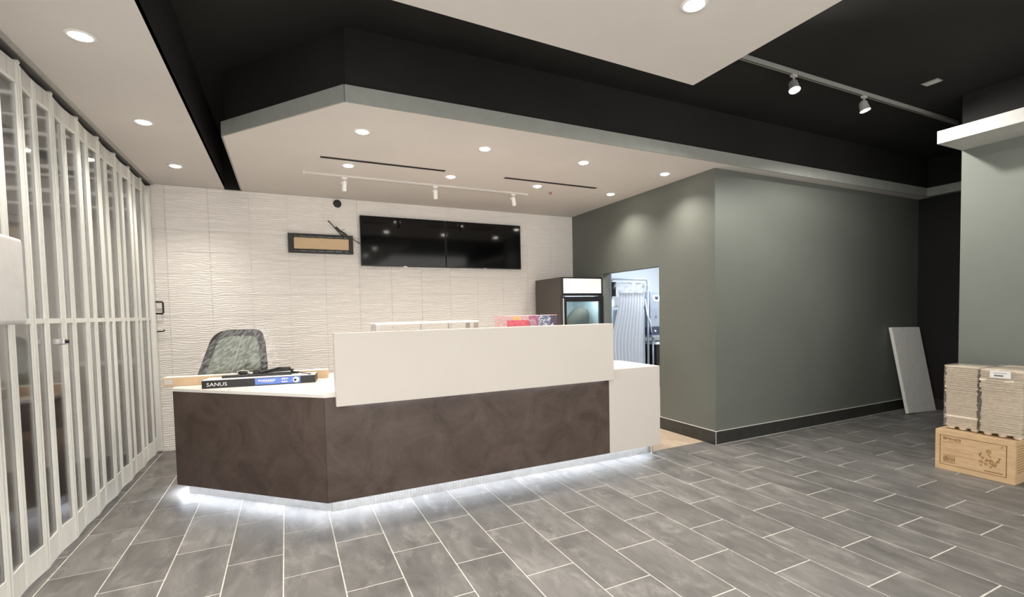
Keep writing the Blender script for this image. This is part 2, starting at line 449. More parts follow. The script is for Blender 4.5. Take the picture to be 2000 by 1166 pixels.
# ------------------------------------------------------------------ the mall passage beyond the gate
struct('floor_mall', B(-9, -1.60, 0, 9.3, -.2, -.004), 'mall_floor')
struct('wall_mall', B(-9, -1.45, 9.2, 9.35, 0, 3.0), 'mall_wall')
bk = struct('wall_bulkhead', B(-9, -1.45, 9.05, 9.35, 3.0, 7.0), 'mall_dark')
for k, z in enumerate((3.12, 3.30, 3.52, 3.62, 3.86, 4.05, 4.28, 4.55, 4.9)):
    obj('rail', B(-9, -1.5, 8.98, 9.05, z, z + (.05 if k % 2 else .03)), 'off_white', bk)
struct('wall_mall_side', B(-1.47, -1.45, YB, 9.2, 0, 7.0), 'mall_wall')
struct('wall_mall_far', B(-9.1, -9, 0, 9.3, 0, 7.0), 'mall_wall')

def soft_box(x0, x1, y0, y1, z0, z1, r=.06):
    bm = B(x0, x1, y0, y1, z0, z1); bevel(bm, r, 4); return bm
def armchair(loc, rotz, label, m1, m2):
    t = thing('armchair', label, 'armchair', loc, rotz)
    obj('seat', soft_box(-.36, .36, -.36, .30, .16, .46), m2, t, True, True)
    obj('backrest', soft_box(-.42, .42, .22, .44, .10, 1.02, .10), m1, t, True, True)
    for s in (-1, 1):
        obj('armrest', soft_box(s * .42 - .08, s * .42 + .08, -.38, .36, .10, .64, .07), m1, t, True, True)
    for sx in (-1, 1):
        for sy in (-1, 1):
            obj('leg', tube(nb(), [(sx * .36, sy * .30, 0), (sx * .36, sy * .30, .13)], .022), 'black_plastic', t, False, True)
so = thing('sofa', 'dark brown padded sofa standing behind the gate along the passage', 'sofa', (-2.10, 5.70, 0))
obj('base', soft_box(-2.50, -1.72, 4.80, 6.60, .08, .34), 'brown_seat', so, True)
for y in (4.97, 5.70): obj('seat_cushion', soft_box(-2.34, -1.70, y, y + .72, .34, .50, .07), 'brown_seat_light', so, True)
obj('backrest', soft_box(-2.58, -2.34, 4.80, 6.60, .30, .98, .10), 'brown_seat', so, True)
for y in (4.74, 6.44): obj('armrest', soft_box(-2.52, -1.70, y, y + .22, .10, .68, .08), 'brown_seat', so, True)
for x in (-2.45, -1.80):
    for y in (4.85, 6.55): obj('leg', tube(nb(), [(x, y, 0), (x, y, .10)], .025), 'black_plastic', so)
armchair((-2.1, 7.15, 0), math.pi, 'dark brown padded armchair behind the gate beside the wooden planter', 'brown_seat', 'brown_seat')
t = thing('planter_box', 'tall red-brown wooden planter box with grey shrub behind the gate', 'planter', (-1.95, 8.0, 0))
obj('box', bevel(B(-2.25, -1.62, 7.72, 8.3, 0, 1.0), .01), 'wood_dark', t)
obj('rim', B(-2.28, -1.59, 7.69, 8.33, 1.0, 1.04), 'off_white', t)
bm = nb()
for k in range(14):
    a = random.uniform(0, 6.28); h = random.uniform(.4, .75); rr = random.uniform(.03, .2)
    tube(bm, [(-1.95 + .1 * math.cos(a), 8.0 + .1 * math.sin(a), 1.03), (-1.95 + rr * math.cos(a), 8.0 + rr * math.sin(a), 1.03 + h * .6), (-1.95 + 1.2 * rr * math.cos(a), 8.0 + 1.2 * rr * math.sin(a), 1.03 + h)], [.05, .07, .015], 6)
obj('shrub', bm, 'green_grey', t, True)
t = thing('rug_roll', 'rolled brown rug lying on the floor behind the gate', 'rug', (-1.88, 4.30, 0))
bm = tube(nb(), [(-2.05, 3.98, .17), (-1.72, 4.62, .17)], .165, 20); obj('roll', bm, 'brown_seat_light', t, True)
obj('band', tube(nb(), [(-1.90, 4.27, .17), (-1.88, 4.31, .17)], .170, 20), 'wood_dark', t, True)
t = thing('storage_crate', 'low white storage crate on the floor behind the gate', 'crate', (-1.8, 3.46, 0))
obj('body', bevel(B(-2.0, -1.62, 3.2, 3.72, 0, .30), .015), 'off_white', t)
obj('lid', bevel(B(-2.02, -1.60, 3.18, 3.74, .30, .34), .01), 'white_metal', t)
t = thing('cabinet', 'dark brown cabinet standing behind the sofa beyond the gate', 'cabinet', (-3.18, 6.3, 0))
obj('body', bevel(B(-3.6, -2.75, 6.1, 6.6, .05, 1.15), .01), 'brown_seat', t)
obj('top', bevel(B(-3.64, -2.71, 6.06, 6.64, 1.15, 1.19), .008), 'off_white', t)
obj('door', bevel(B(-3.56, -3.19, 6.085, 6.1, .1, 1.1), .005), 'wood_dark', t); obj('door', bevel(B(-3.16, -2.79, 6.085, 6.1, .1, 1.1), .005), 'wood_dark', t)
obj('plinth', B(-3.58, -2.77, 6.14, 6.58, 0, .05), 'black_plastic', t)

# ------------------------------------------------------------------ folding gate
gate = thing('folding_gate', 'white side-folding gate of framed clear panels hung from a dark track', 'gate', (XG, 5.0, 0))
PW = .232
hinges = []; y = 2.60; k = 0
while y < 6.96:
    hinges.append((XG + (.008 if k % 2 == 0 else -.008), y)); y += .2275; k += 1
ZP0, ZP1 = .045, 3.055
def panel_frame(w):
    bm = nb(); s = .028; th = .011
    box(bm, 0, s, -th, th, ZP0, ZP1); box(bm, w - s, w, -th, th, ZP0, ZP1)
    box(bm, s, w - s, -th * .8, th * .8, ZP0, .185); box(bm, s, w - s, -th * .9, th * .9, .185, .203)
    box(bm, s, w - s, -th * .8, th * .8, 1.535, 1.567)
    box(bm, s, w - s, -th * .9, th * .9, 2.93, 2.948)
    box(bm, s * .35, s * .65, -th - .004, th + .004, ZP0 + .01, ZP1 - .01); box(bm, w - s * .65, w - s * .35, -th - .004, th + .004, ZP0 + .01, ZP1 - .01)
    return to_mesh('panel', bm, 'gate_frame')
def header(w):
    bm = nb(); box(bm, .028, w / 2 - .003, -.009, .009, 2.948, ZP1); box(bm, w / 2 + .003, w - .028, -.009, .009, 2.948, ZP1)
    return to_mesh('header', bm, 'gate_header')
W0 = math.hypot(.016, .2275)
fm, hm = panel_frame(W0 - .004), header(W0 - .004)
p_lo = to_mesh('pane', B(.028, W0 - .032, -.002, .002, .203, 1.535), 'gate_pane')
p_hi = to_mesh('pane', B(.028, W0 - .032, -.002, .002, 1.567, 2.93), 'gate_pane')
roll_me = to_mesh('roller', lathe(nb(), [(.0, -.008), (.016, -.008), (.016, .008), (.0, .008)], (0, 0, 0), 12, 'y'), 'white_metal')
for i in range(len(hinges) - 1):
    a, b = Vector((*hinges[i], 0)), Vector((*hinges[i + 1], 0)); d = b - a
    pnl = link('panel', fm, gate, a - gate.location, math.atan2(d.y, d.x))
    for nm, me in (('header', hm), ('pane', p_lo), ('pane', p_hi)): link(nm, me, pnl)
    if i % 2 == 0:
        link('roller', roll_me, gate, (hinges[i][0] - XG, hinges[i][1] - 5.0, 3.066))
obj('end_post', bevel(B(-1.388, -1.325, 6.955, 7.03, .03, 3.055), .004), 'gate_frame', gate)
hb = nb(); tube(hb, [(-1.325, 6.985, 1.745), (-1.262, 6.985, 1.745), (-1.256, 6.985, 1.735), (-1.256, 6.985, 1.62), (-1.262, 6.985, 1.61), (-1.325, 6.985, 1.61)], .0095, 8)
obj('pull_handle', hb, 'black_plastic', gate, True, label='black pull handle')
obj('hook', tube(nb(), [(-1.33, 6.985, 1.405), (-1.262, 6.985, 1.405), (-1.252, 6.985, 1.425)], .008, 8), 'dark_metal', gate, True)
bm = bevel(B(-1.275, -1.225, 3.14, 3.55, 1.535, 1.985), .028, 4)
obj('lock_cover', bm, 'off_white', gate, True, label='rounded white plastic lock cover')
lt = obj('latch', bevel(B(-1.345, -1.285, 4.215, 4.262, 1.395, 1.435), .006, 2), 'steel', gate, True, label='chrome latch')
obj('bolt', tube(nb(), [(-1.285, 4.24, 1.415), (-1.272, 4.24, 1.415)], .012, 12), 'black_plastic', lt, True)
tr = thing('gate_track', 'dark ceiling track with pale metal lip above the folding gate', 'track', (XG, 4.8, 3.05))
obj('channel', B(-1.40, -1.325, -3.9, 7.04, 3.075, ZC), 'track_dark', tr)
obj('lip', B(-1.325, -1.295, -3.9, 7.04, 3.085, ZC), 'alu', tr)
obj('cover', B(-1.45, -1.40, -3.9, 7.04, 2.98, ZC), 'track_dark', tr)

# ------------------------------------------------------------------ service counter
ct = thing('service_counter', 'dark stone-look service counter with raised cream screen and lit toe kick', 'counter', (1.4, 4.6, 0))
ZK = .109
obj('carcass', prism(nb(), [(-.872, 5.20), (.262, 4.064), (3.500, 4.064), (3.500, 4.75), (.95, 4.75), (.55, 5.47), (-.872, 5.47)], ZK, .915), 'dark_laminate', ct)
obj('front_panel', prism(nb(), [(.239, 4.044), (2.870, 4.044), (2.870, 4.063), (.2470, 4.063)], ZK - .003, .922), 'dark_laminate', ct)
obj('front_panel', prism(nb(), [(-.894, 5.177), (.2375, 4.0455), (.2455, 4.0645), (-.8745, 5.1835)], ZK - .003, .922), 'dark_laminate', ct)
obj('side_panel', B(-.894, -.874, 5.185, 5.47, ZK, .922), 'dark_laminate', ct)
obj('end_panel', bevel(prism(nb(), [(2.872, 4.038), (3.522, 4.038), (3.522, 4.75), (3.502, 4.75), (3.502, 4.062), (2.872, 4.062)], ZK - .003, .9495), .0015, 1), 'laminate', ct, label='cream end panel')
prof = [(3.984, .855), (4.042, .855), (4.042, .952), (4.115, .952), (4.115, 1.415), (3.984, 1.415)]
obj('raised_screen', bevel(extr(nb(), prof, 'x', .320, 2.892), .002, 1), 'laminate', ct, label='raised cream front screen')
# recessed toe kick, ribbed foil along the straight front
kk = nb(); pts = []
x = .273; n = 0
while x < 3.474:
    amp = .0035 if x < 1.55 else .0006
    pts.append((x, 4.144 - (amp if n % 2 else 0))); x += .0125; n += 1
pts += [(3.474, 4.144), (3.474, 4.16), (.28, 4.16)]
obj('toe_kick', prism(kk, pts, 0, ZK), 'alu', ct, label='bright ribbed metal toe kick')
obj('toe_kick', prism(nb(), [(-.82, 5.237), (.271, 4.1455), (.278, 4.161), (-.81, 5.25)], 0, ZK), 'alu', ct)
obj('toe_kick', B(-.82, -.80, 5.24, 5.44, 0, ZK), 'alu', ct)
obj('levelling_foot', lathe(nb(), [(.022, 0), (.022, .012), (.009, .016), (.009, .109)], (3.46, 4.10, 0), 12), 'steel', ct)
ls = obj('led_strip', prism(nb(), [(.275, 4.118), (3.46, 4.118), (3.46, 4.130), (.28, 4.130)], .101, .1055), 'led_strip', ct)
obj('led_strip', prism(nb(), [(-.835, 5.214), (.262, 4.118), (.268, 4.130), (-.828, 5.226)], .101, .1055), 'led_strip', ct)
obj('led_strip', prism(nb(), [(.42, 4.028), (2.80, 4.028), (2.80, 4.036), (.42, 4.036)], .861, .866), 'led_strip', ct)
LEDC = (.80, .87, 1.0)
def led(a, b, z, en, tilt=0.0):
    a, b = Vector((*a, z)), Vector((*b, z)); d = b - a
    o = lamp('led_light', 'AREA', (a + b) / 2, en, LEDC, ct, (0, 0, math.atan2(d.y, d.x)), shape='RECTANGLE', size=d.length, size_y=.012)
    o.rotation_euler = (tilt, 0, math.atan2(d.y, d.x))
led((.28, 4.100), (3.45, 4.100), .098, 5)
led((-.84, 5.190), (.25, 4.100), .098, 2.3)
led((.42, 4.026), (2.80, 4.026), .855, 3.5)
led_s = lamp('led_light', 'AREA', (-.86, 5.32, .098), .9, LEDC, ct, (0, 0, math.pi / 2), shape='RECTANGLE', size=.25, size_y=.02)

wk = thing('counter_worktop', 'white worktop slab lying along the dark service counter', 'worktop', (1.4, 4.6, .925))
obj('slab', bevel(prism(nb(), [(-.900, 5.175), (.236, 4.039), (2.869, 4.039), (2.869, 4.064), (3.500, 4.064), (3.500, 4.76), (.96, 4.76), (.56, 5.50), (-.900, 5.50)], .9225, .950), .002, 1), 'worktop', wk)
# the slab sits behind the screen and inside the end panel

# ------------------------------------------------------------------ things on the counter
a = -.152
lb = thing('long_carton', 'long thin brown carton lying along the back of the white worktop', 'carton', (-.987, 5.310, .9505), a)
obj('body', bevel(B(0, 1.345, 0, .105, 0, .078), .002, 1), 'carton_pale', lb, False, True)
obj('top_flap', B(.004, 1.341, .003, .102, .078, .0805), 'paper', lb, False, True, label='white top flap')
obj('end_label', B(.012, .072, -.0012, 0, .018, .062), 'carton_end', lb, False, True)
obj('tape', B(1.02, 1.05, -.0008, .1058, -.0003, .0788), 'carton_end', lb, False, True)
sb = thing('mount_box', 'flat black printed box with blue label on the white worktop', 'box', (-.655, 4.956, .950), -.1376)
L = .882
obj('body', bevel(B(0, L, 0, .215, 0, .068), .0015, 1), 'black_plastic', sb, False, True)
obj('lid', B(.004, L - .004, .004, .211, .068, .0705), 'paper', sb, False, True, label='white top sheet')
bm = text_bm('SANUS', .044); bmesh.ops.rotate(bm, verts=bm.verts, matrix=Matrix.Rotation(math.pi / 2, 3, 'X'))
for v in bm.verts: v.co.x *= 1.15
bmesh.ops.translate(bm, verts=bm.verts, vec=(.034, -.001, .018)); obj('lettering', bm, 'paper', sb, False, True, label='white block lettering')
bl = obj('blue_label', B(.40, .76, -.0015, 0, .008, .064), 'blue_label', sb, False, True)
def dashes(parent, name, mat, x0, x1, z0, h, y, hw=(.006, .02), gap=.004, seed=1):
    r = random.Random(seed); bm = nb(); x = x0
    while x < x1:
        w_ = r.uniform(*hw); box(bm, x, min(x + w_, x1), y - .0006, y, z0 + r.uniform(0, h * .15), z0 + h); x += w_ + gap
    return obj(name, bm, mat, parent, False, True)
dashes(bl, 'print', 'paper', .425, .56, .036, .013, -.0015, seed=2)
dashes(bl, 'print', 'paper', .45, .55, .027, .005, -.0015, (.004, .01), .003, seed=3)
dashes(bl, 'print', 'paper', .61, .66, .042, .014, -.0015, (.008, .014), .005, seed=4)
dashes(bl, 'print', 'paper', .61, .655, .016, .014, -.0015, (.008, .014), .005, seed=5)
bm = lathe(nb(), [(0, -.0025), (.026, -.0025), (.026, -.0015), (0, -.0015)], (.725, 0, .036), 16, 'y'); obj('picture', bm, 'paper', bl, False, True)
bm = lathe(nb(), [(0, -.0032), (.011, -.0032), (.011, -.0025), (0, -.0025)], (.718, 0, .034), 12, 'y'); obj('picture_shape', bm, 'ink', bl, False, True)
# loose wall-mount bracket lying on the box
br = thing('mount_bracket', 'black metal bracket arms lying loose on the flat black box', 'bracket', (-.42, 5.00, 1.0205), -.1376)
obj('rail', bevel(B(-.10, .45, .02, .065, 0, .022), .002, 1), 'black_plastic', br, False, True)
obj('rail', bevel(B(.02, .50, .10, .150, 0, .018), .002, 1), 'dark_metal', br, False, True)
obj('arm', bevel(extr(nb(), [(.13, .022), (.46, .030), (.46, .046), (.30, .052), (.13, .036)], 'y', .075, .115), .002, 1), 'dark_metal', br, False, True)
obj('arm', tube(nb(), [(.20, .06, .03), (.34, .08, .062), (.44, .07, .055)], .009, 8), 'black_plastic', br, False, True)
obj('clip', bevel(B(.14, .18, .05, .09, .022, .058), .003), 'black_plastic', br, False, True)
obj('clip', bevel(B(.37, .43, .06, .12, .040, .066), .003), 'dark_metal', br, False, True)
rg = [(.06 + .048 * math.cos(q * math.pi / 10), .045, .038 + .020 * math.sin(q * math.pi / 10)) for q in range(21)]
obj('loop', tube(nb(), rg, .0042, 8, False), 'steel', br, True, True, label='chrome loop')
obj('spool', tube(nb(), [(.025, .045, .038), (.095, .045, .038)], .0135, 12), 'black_plastic', br, True, True)
obj('cord', tube(nb(), [(.44, .06, .03), (.50, .03, .020), (.555, -.02, .012), (.60, -.03, .008), (.62, -.045, .006), (.595, -.05, .006)], .0045, 6), 'black_plastic', br, True, True)
sk = obj('screw', bevel(B(-.445, -.425, 4.725, 4.735, .9505, .958), .002, 1), 'steel'); tag(sk, 'small silver screw lying near the worktop edge', 'screw')

# framed tinted pane wrapped in plastic, standing behind the long carton
wg = thing('framed_pane', 'dark-framed tinted glass pane with rounded corner wrapped in clear plastic', 'glass pane', (-.45, 5.44, .950))
def ring_outline(off):
    P = [(-.768 + off * 1.1, .951 + (off * .4 if off else 0)), (-.175 - off * .95, .951 + (off * .4 if off else 0)), (-.172 - off * .95, 1.10), (-.182 - off, 1.30)]
    for q in range(7):
        a_ = q / 6 * math.pi / 2
        r = .075 - off * .5; P.append((-.195 - off - r + r * math.cos(a_), 1.435 - off - r + r * math.sin(a_)))
    for q in range(9):
        a_ = math.pi / 2 + q / 8 * 1.25
        r = .17 - off * .6; P.append((-.475 + off * .2 + r * math.cos(a_), 1.435 - off - r + r * math.sin(a_)))
    return P
o_out, o_in = ring_outline(0), ring_outline(.062)
bm = nb(); ya, yb2 = 5.385, 5.415
ro = [[bm.verts.new((x, y, z)) for x, z in o_out] for y in (ya, yb2)]; ri = [[bm.verts.new((x, y, z)) for x, z in o_in] for y in (ya, yb2)]
n = len(o_out)
for i in range(n):
    j = (i + 1) % n
    bm.faces.new((ro[0][i], ro[0][j], ri[0][j], ri[0][i])); bm.faces.new((ro[1][j], ro[1][i], ri[1][i], ri[1][j]))
    bm.faces.new((ro[0][j], ro[0][i], ro[1][i], ro[1][j])); bm.faces.new((ri[0][i], ri[0][j], ri[1][j], ri[1][i]))
bmesh.ops.recalc_face_normals(bm, faces=bm.faces)
obj('frame', bm, 'dark_metal', wg)
obj('pane', extr(nb(), o_in, 'y', 5.397, 5.403), 'tinted_glass', wg)
obj('string', tube(nb(), [(-.37, 5.38, 1.385), (-.43, 5.38, 1.18), (-.478, 5.38, 1.0)], .003, 6), 'paper', wg)
bm = nb()      # crumpled plastic wrap round the frame, loose tail at the right
NX, NZ = 26, 18
grid = []
rw = random.Random(5)
for iz in range(NZ + 1):
    v_ = iz / NZ; row = []
    for ix in range(NX + 1):
        u_ = ix / NX
        xl = -.80 + .30 * max(0, v_) ** 1.6; xr_ = -.02 - .12 * v_ ** .8
        x = xl + (xr_ - xl) * u_; z = .953 + (.51 - .02 * abs(u_ - .5)) * v_
        row.append(bm.verts.new((x + rw.uniform(-.006, .006), 5.372 + rw.uniform(-.0035, .003) + .03 * max(0, u_ - .8), z + rw.uniform(-.004, .004))))
    grid.append(row)
for iz in range(NZ):
    for ix in range(NX):
        bm.faces.new((grid[iz][ix], grid[iz][ix + 1], grid[iz + 1][ix + 1], grid[iz + 1][ix]))
obj('plastic_wrap', bm, 'clear_wrap', wg, False)

# printed carton behind the screen
rc = thing('printed_carton', 'red, pink and navy printed carton behind the raised cream screen', 'carton', (2.2, 4.5, .951))
X0, X1, Y0, Y1, Z0, Z1 = 1.905, 2.515, 4.445, 4.66, .951, 1.512
obj('body', bevel(B(X0, X1, Y0, Y1, Z0, Z1), .0015, 1), 'pink_print', rc)
obj('print_panel', B(X0 + (X1 - X0) * .87, X1 - .001, Y0 - .0012, Y0, Z0 + .01, Z1 - .004), 'plum_print', rc)
fx = lambda u: X0 + (X1 - X0) * u
obj('print_panel', B(fx(0.0), fx(.065), Y0 - .0012, Y0, Z0 + .01, Z1 - .004), 'pink_print', rc)
obj('print_panel', B(fx(.07), fx(.46), Y0 - .0012, Y0, Z0 + .01, Z1 - .045), 'red_print', rc)
obj('print_panel', B(fx(.08), fx(.165), Y0 - .0012, Y0, Z1 - .040, Z1 - .010), 'pink_print', rc)
obj('print_panel', B(fx(.18), fx(.31), Y0 - .0012, Y0, Z1 - .042, Z1 - .008), 'orange_print', rc)
obj('print_panel', B(fx(.315), fx(.46), Y0 - .0012, Y0, Z1 - .044, Z1 - .004), 'pink_print', rc)
obj('print_panel', B(fx(.46), fx(.64), Y0 - .0012, Y0, Z0 + .01, Z1 - .004), 'purple_print', rc)
obj('print_panel', B(fx(.64), fx(.87), Y0 - .0012, Y0, Z0 + .01, Z1 - .004), 'navy_print', rc)
bm = nb(); rr = random.Random(11)
for k in range(16):
    x = fx(rr.uniform(.62, .85)); z = Z1 - rr.uniform(.02, .12); a_ = rr.uniform(-1, 1); l = rr.uniform(.03, .07)
    tube(bm, [(x, Y0 - .002, z), (x + l * math.cos(a_), Y0 - .002, z + min(l * math.sin(a_), Z1 - .005 - z))], .0028, 4)
for k in range(4):
    c0 = (fx(.42 + .03 * k), Z1 - .09)
    tube(bm, [(c0[0] + .05 * math.cos(t_ / 6), Y0 - .002, c0[1] + .05 * math.sin(t_ / 6)) for t_ in range(-4, 8)], .002, 4)
obj('line_print', bm, 'paper', rc)

# white shelf frame standing behind the counter
sr = thing('shelf_frame', 'white metal shelf frame standing behind the raised cream screen', 'rack', (1.38, 5.2, 0))
for x in (.835, 1.30, 1.60, 1.90):
    obj('post', B(x - .02, x + .02, 5.18, 5.22, 0, 1.44), 'alu', sr)
    if x in (.835, 1.90): obj('post', B(x - .02, x + .02, 5.46, 5.50, 0, 1.44), 'alu', sr)
obj('top_rail', bevel(B(.812, 1.925, 5.175, 5.225, 1.44, 1.462), .003, 1), 'off_white', sr)
obj('top_rail', bevel(B(.812, 1.925, 5.455, 5.505, 1.44, 1.462), .003, 1), 'off_white', sr)
for x in (.835, 1.90): obj('side_rail', B(x - .02, x + .02, 5.225, 5.455, 1.44, 1.46), 'off_white', sr)
for z in (.35, .85): obj('shelf', B(.857, 1.878, 5.222, 5.458, z, z + .025), 'off_white', sr)

# ------------------------------------------------------------------ drinks cooler
dc = thing('drinks_cooler', 'tall black drinks cooler with white header and glass door', 'cooler', (3.887, 6.5, 0))
CX0, CX1, CY0, CY1, CZ = 3.540, 4.234, 6.13, 6.93, 2.035
bm = nb()
box(bm, CX0, CX0 + .03, CY0, CY1, .08, CZ); box(bm, CX1 - .03, CX1, CY0, CY1, .08, CZ); box(bm, CX0 + .03, CX1 - .03, CY1 - .03, CY1, .08, CZ)
box(bm, CX0 + .03, CX1 - .03, CY0, CY1 - .03, CZ - .03, CZ); box(bm, CX0 + .03, CX1 - .03, CY0, CY1 - .03, .08, .30)
obj('cabinet', bm, 'cooler_side', dc)
bm = nb()
box(bm, CX0 + .031, CX1 - .031, CY1 - .05, CY1 - .031, .301, 1.76); box(bm, CX0 + .031, CX0 + .04, CY0 + .02, CY1 - .05, .301, 1.76)
box(bm, CX1 - .04, CX1 - .031, CY0 + .02, CY1 - .05, .301, 1.76)
obj('liner', bm, 'cooler_liner', dc)
for z in (.62, .95): obj('shelf', B(CX0 + .04, CX1 - .04, CY0 + .06, CY1 - .05, z, z + .012), 'white_metal', dc)
il = obj('interior_lamp', B(CX0 + .10, CX1 - .10, CY0 + .03, CY0 + .06, 1.745, 1.758), 'kitchen_panel', dc)
obj('top_liner', B(CX0 + .031, CX1 - .031, CY0 + .02, CY1 - .05, 1.760, 1.77), 'cooler_liner', dc)
lamp('interior_light', 'AREA', ((CX0 + CX1) / 2, CY0 + .05, 1.74), 2.2, (.80, .93, 1.0), dc, (.35, 0, 0), shape='RECTANGLE', size=.48, size_y=.04)
hd = obj('header', bevel(B(CX0, CX1, CY0 - .035, CY0 - .001, 1.77, CZ), .006, 2), 'cooler_black', dc)
obj('sign', bevel(B(CX0 + .018, CX1 - .028, CY0 - .045, CY0 - .034, 1.80, CZ - .022), .003, 1), 'sign_white', hd, label='blank white header sign')
dr = nb(); zt_, zb_ = 1.755, .31
box(dr, CX0 - .015, CX0 + .055, CY0 - .06, CY0 - .005, zb_, zt_); box(dr, CX1 - .06, CX1, CY0 - .06, CY0 - .005, zb_, zt_)
box(dr, CX0 + .055, CX1 - .06, CY0 - .06, CY0 - .005, zt_ - .075, zt_); box(dr, CX0 + .055, CX1 - .06, CY0 - .06, CY0 - .005, zb_, zb_ + .08)
do = obj('door', dr, 'cooler_black', dc)
obj('glass', B(CX0 + .055, CX1 - .06, CY0 - .045, CY0 - .04, zb_ + .08, zt_ - .075), 'cooler_glass', do)
obj('handle', bevel(B(CX0 - .012, CX0 + .006, CY0 - .085, CY0 - .06, .9, 1.73), .004, 2), 'steel', do)
obj('base_grille', B(CX0 + .01, CX1 - .01, CY0 - .01, CY0 + .3, .0, .08), 'cooler_black', dc)
obj('base_grille', B(CX0 + .01, CX1 - .01, CY1 - .1, CY1 - .02, .0, .08), 'cooler_black', dc)
sk = nb()
prof = [(.0, .963), (.12, .964), (.13, 1.05), (.105, 1.25), (.12, 1.38), (.105, 1.50), (.075, 1.565), (.03, 1.60), (0, 1.605)]
lathe(sk, [(q * 1.45, h_) for q, h_ in prof], (3.92, 6.36, 0), 20)
rs = random.Random(3)
for v in sk.verts:
    kx = (v.co.z - .963) / .64
    v.co.x += .10 * kx ** 2 - .10 * max(0, .55 - abs(kx - .35)) * (1.6 if v.co.x < 3.90 else .15) + rs.uniform(-.006, .006); v.co.y += rs.uniform(-.006, .006)
o = obj('sack', sk, 'sack', None, True); tag(o, 'slumped grey-brown sack standing inside the drinks cooler', 'sack')

# ------------------------------------------------------------------ screens on the back wall
def tv(x0, x1, label):
    t = thing('television', label, 'television', ((x0 + x1) / 2, 6.99, 2.21))
    z0, z1 = 2.211, 2.886
    obj('body', bevel(B(x0, x1, 6.968, 7.005, z0, z1), .003, 1), 'tv_body', t)
    obj('screen', B(x0 + .007, x1 - .007, 6.9665, 6.968, z0 + .014, z1 - .007), 'tv_screen', t)
    obj('logo_bar', B((x0 + x1) / 2 - .025, (x0 + x1) / 2 + .025, 6.964, 6.968, z0 - .004, z0 + .004), 'steel', t)
    obj('back_housing', B(x0 + .18, x1 - .18, 7.005, 7.018, z0 + .10, z1 - .14), 'tv_body', t)
tv(.935, 2.107, 'black wall television next to the beige panel')
tv(2.115, 3.313, 'black wall television next to the grey side wall')

# dark framed beige panel with cable
fp = thing('panel_housing', 'dark slotted frame round a beige panel on the white wall', 'wall panel', (.45, 7.0, 2.36))
x0, x1, z0, z1 = .062, .843, 2.362, 2.608
bm = nb(); ya, yb2 = 6.985, 7.041
box(bm, x0, x1, ya, yb2, z1 - .022, z1); box(bm, x0, x1, ya, yb2, z0, z0 + .022); box(bm, x0, x0 + .062, ya, yb2, z0 + .022, z1 - .022); box(bm, x1 - .05, x1, ya, yb2, z0 + .022, z1 - .022)
obj('frame', bm, 'dark_metal', fp)
bm = nb()
box(bm, x0 + .062, x1 - .05, ya + .004, yb2, z1 - .050, z1 - .038); box(bm, x0 + .062, x1 - .05, ya + .004, yb2, z0 + .038, z0 + .050)
obj('inner_bar', bm, 'dark_metal', fp)
for k in range(6):
    x = x0 + .12 + k * .108
    obj('rib', B(x - .005, x + .005, ya + .002, yb2, z1 - .038, z1 - .022), 'black_plastic', fp); obj('rib', B(x - .005, x + .005, ya + .002, yb2, z0 + .022, z0 + .038), 'black_plastic', fp)
obj('board', bevel(B(x0 + .066, x1 - .054, ya - .004, yb2 - .01, z0 + .050, z1 - .050), .012, 3), 'beige_board', fp, label='beige board')
cb = thing('cable_bundle', 'black cables with bare white end hanging above the beige panel', 'cable', (.70, 7.0, 2.6))
obj('cable', tube(nb(), [(.545, 7.02, 2.795), (.60, 7.01, 2.735), (.66, 7.005, 2.66), (.70, 7.0, 2.62), (.735, 7.0, 2.612)], .007, 8), 'black_plastic', cb, True)
obj('cable', tube(nb(), [(.635, 7.0, 2.715), (.68, 6.99, 2.668), (.735, 6.985, 2.635), (.765, 6.99, 2.612)], .011, 8), 'dark_metal', cb, True)
obj('white_sleeve', tube(nb(), [(.560, 7.015, 2.792), (.61, 7.008, 2.735), (.665, 7.0, 2.672)], .006, 8), 'paper', cb, True)
obj('wire', tube(nb(), [(.70, 6.99, 2.655), (.72, 6.985, 2.68), (.745, 6.985, 2.69)], .003, 6), 'sack', cb, True)
obj('wire', tube(nb(), [(.84, 7.0, 2.565), (.88, 7.01, 2.545), (.935, 7.02, 2.515), (.98, 7.03, 2.50)], .005, 6), 'black_plastic', cb, True)
sp = thing('wall_sensor', 'small round black fitting high on the white wall', 'sensor', (.667, 7.03, 3.03))
obj('ring', lathe(nb(), [(.036, -.018), (.048, -.018), (.052, 0), (.036, 0)], (.667, 7.041, 3.030), 24, 'y'), 'black_plastic', sp, True)
obj('face', lathe(nb(), [(0, -.012), (.037, -.012), (.037, 0), (0, 0)], (.667, 7.041, 3.030), 24, 'y'), 'dark_metal', sp, True)

# ------------------------------------------------------------------ ceiling fittings
ring_me = to_mesh('trim_ring', lathe(nb(), [(.050, -.004), (.068, -.006), (.070, -.002), (.070, 0), (.050, 0)], (0, 0, 0), 28), 'white_metal', True)
lens_me = to_mesh('lens', lathe(nb(), [(0, -.016), (.025, -.0145), (.042, -.009), (.051, -.001), (.051, 0), (0, 0)], (0, 0, 0), 28), 'lamp_lens', True)
def downlight(x, y, z, label, group, k=1.0, cone=130):
    t = thing('downlight', label, 'downlight', (x, y, z), 0, group)
    link('trim_ring', ring_me, t); link('lens', lens_me, t)
    lamp('downlight_beam', 'SPOT', (x, y, z - .03), DOWN_W * k, WARM, t, spot_size=math.radians(cone), spot_blend=.9, shadow_soft_size=.05)
for x, w_ in ((.638, 'nearest the angled fascia corner'), (1.745, 'second from the angled fascia corner'), (2.850, 'second from the grey side wall'), (3.952, 'nearest the grey side wall')):
    downlight(x, 4.415, ZC, 'round recessed downlight in the front row over the counter, ' + w_, 'front row of alcove downlights', 1.1)
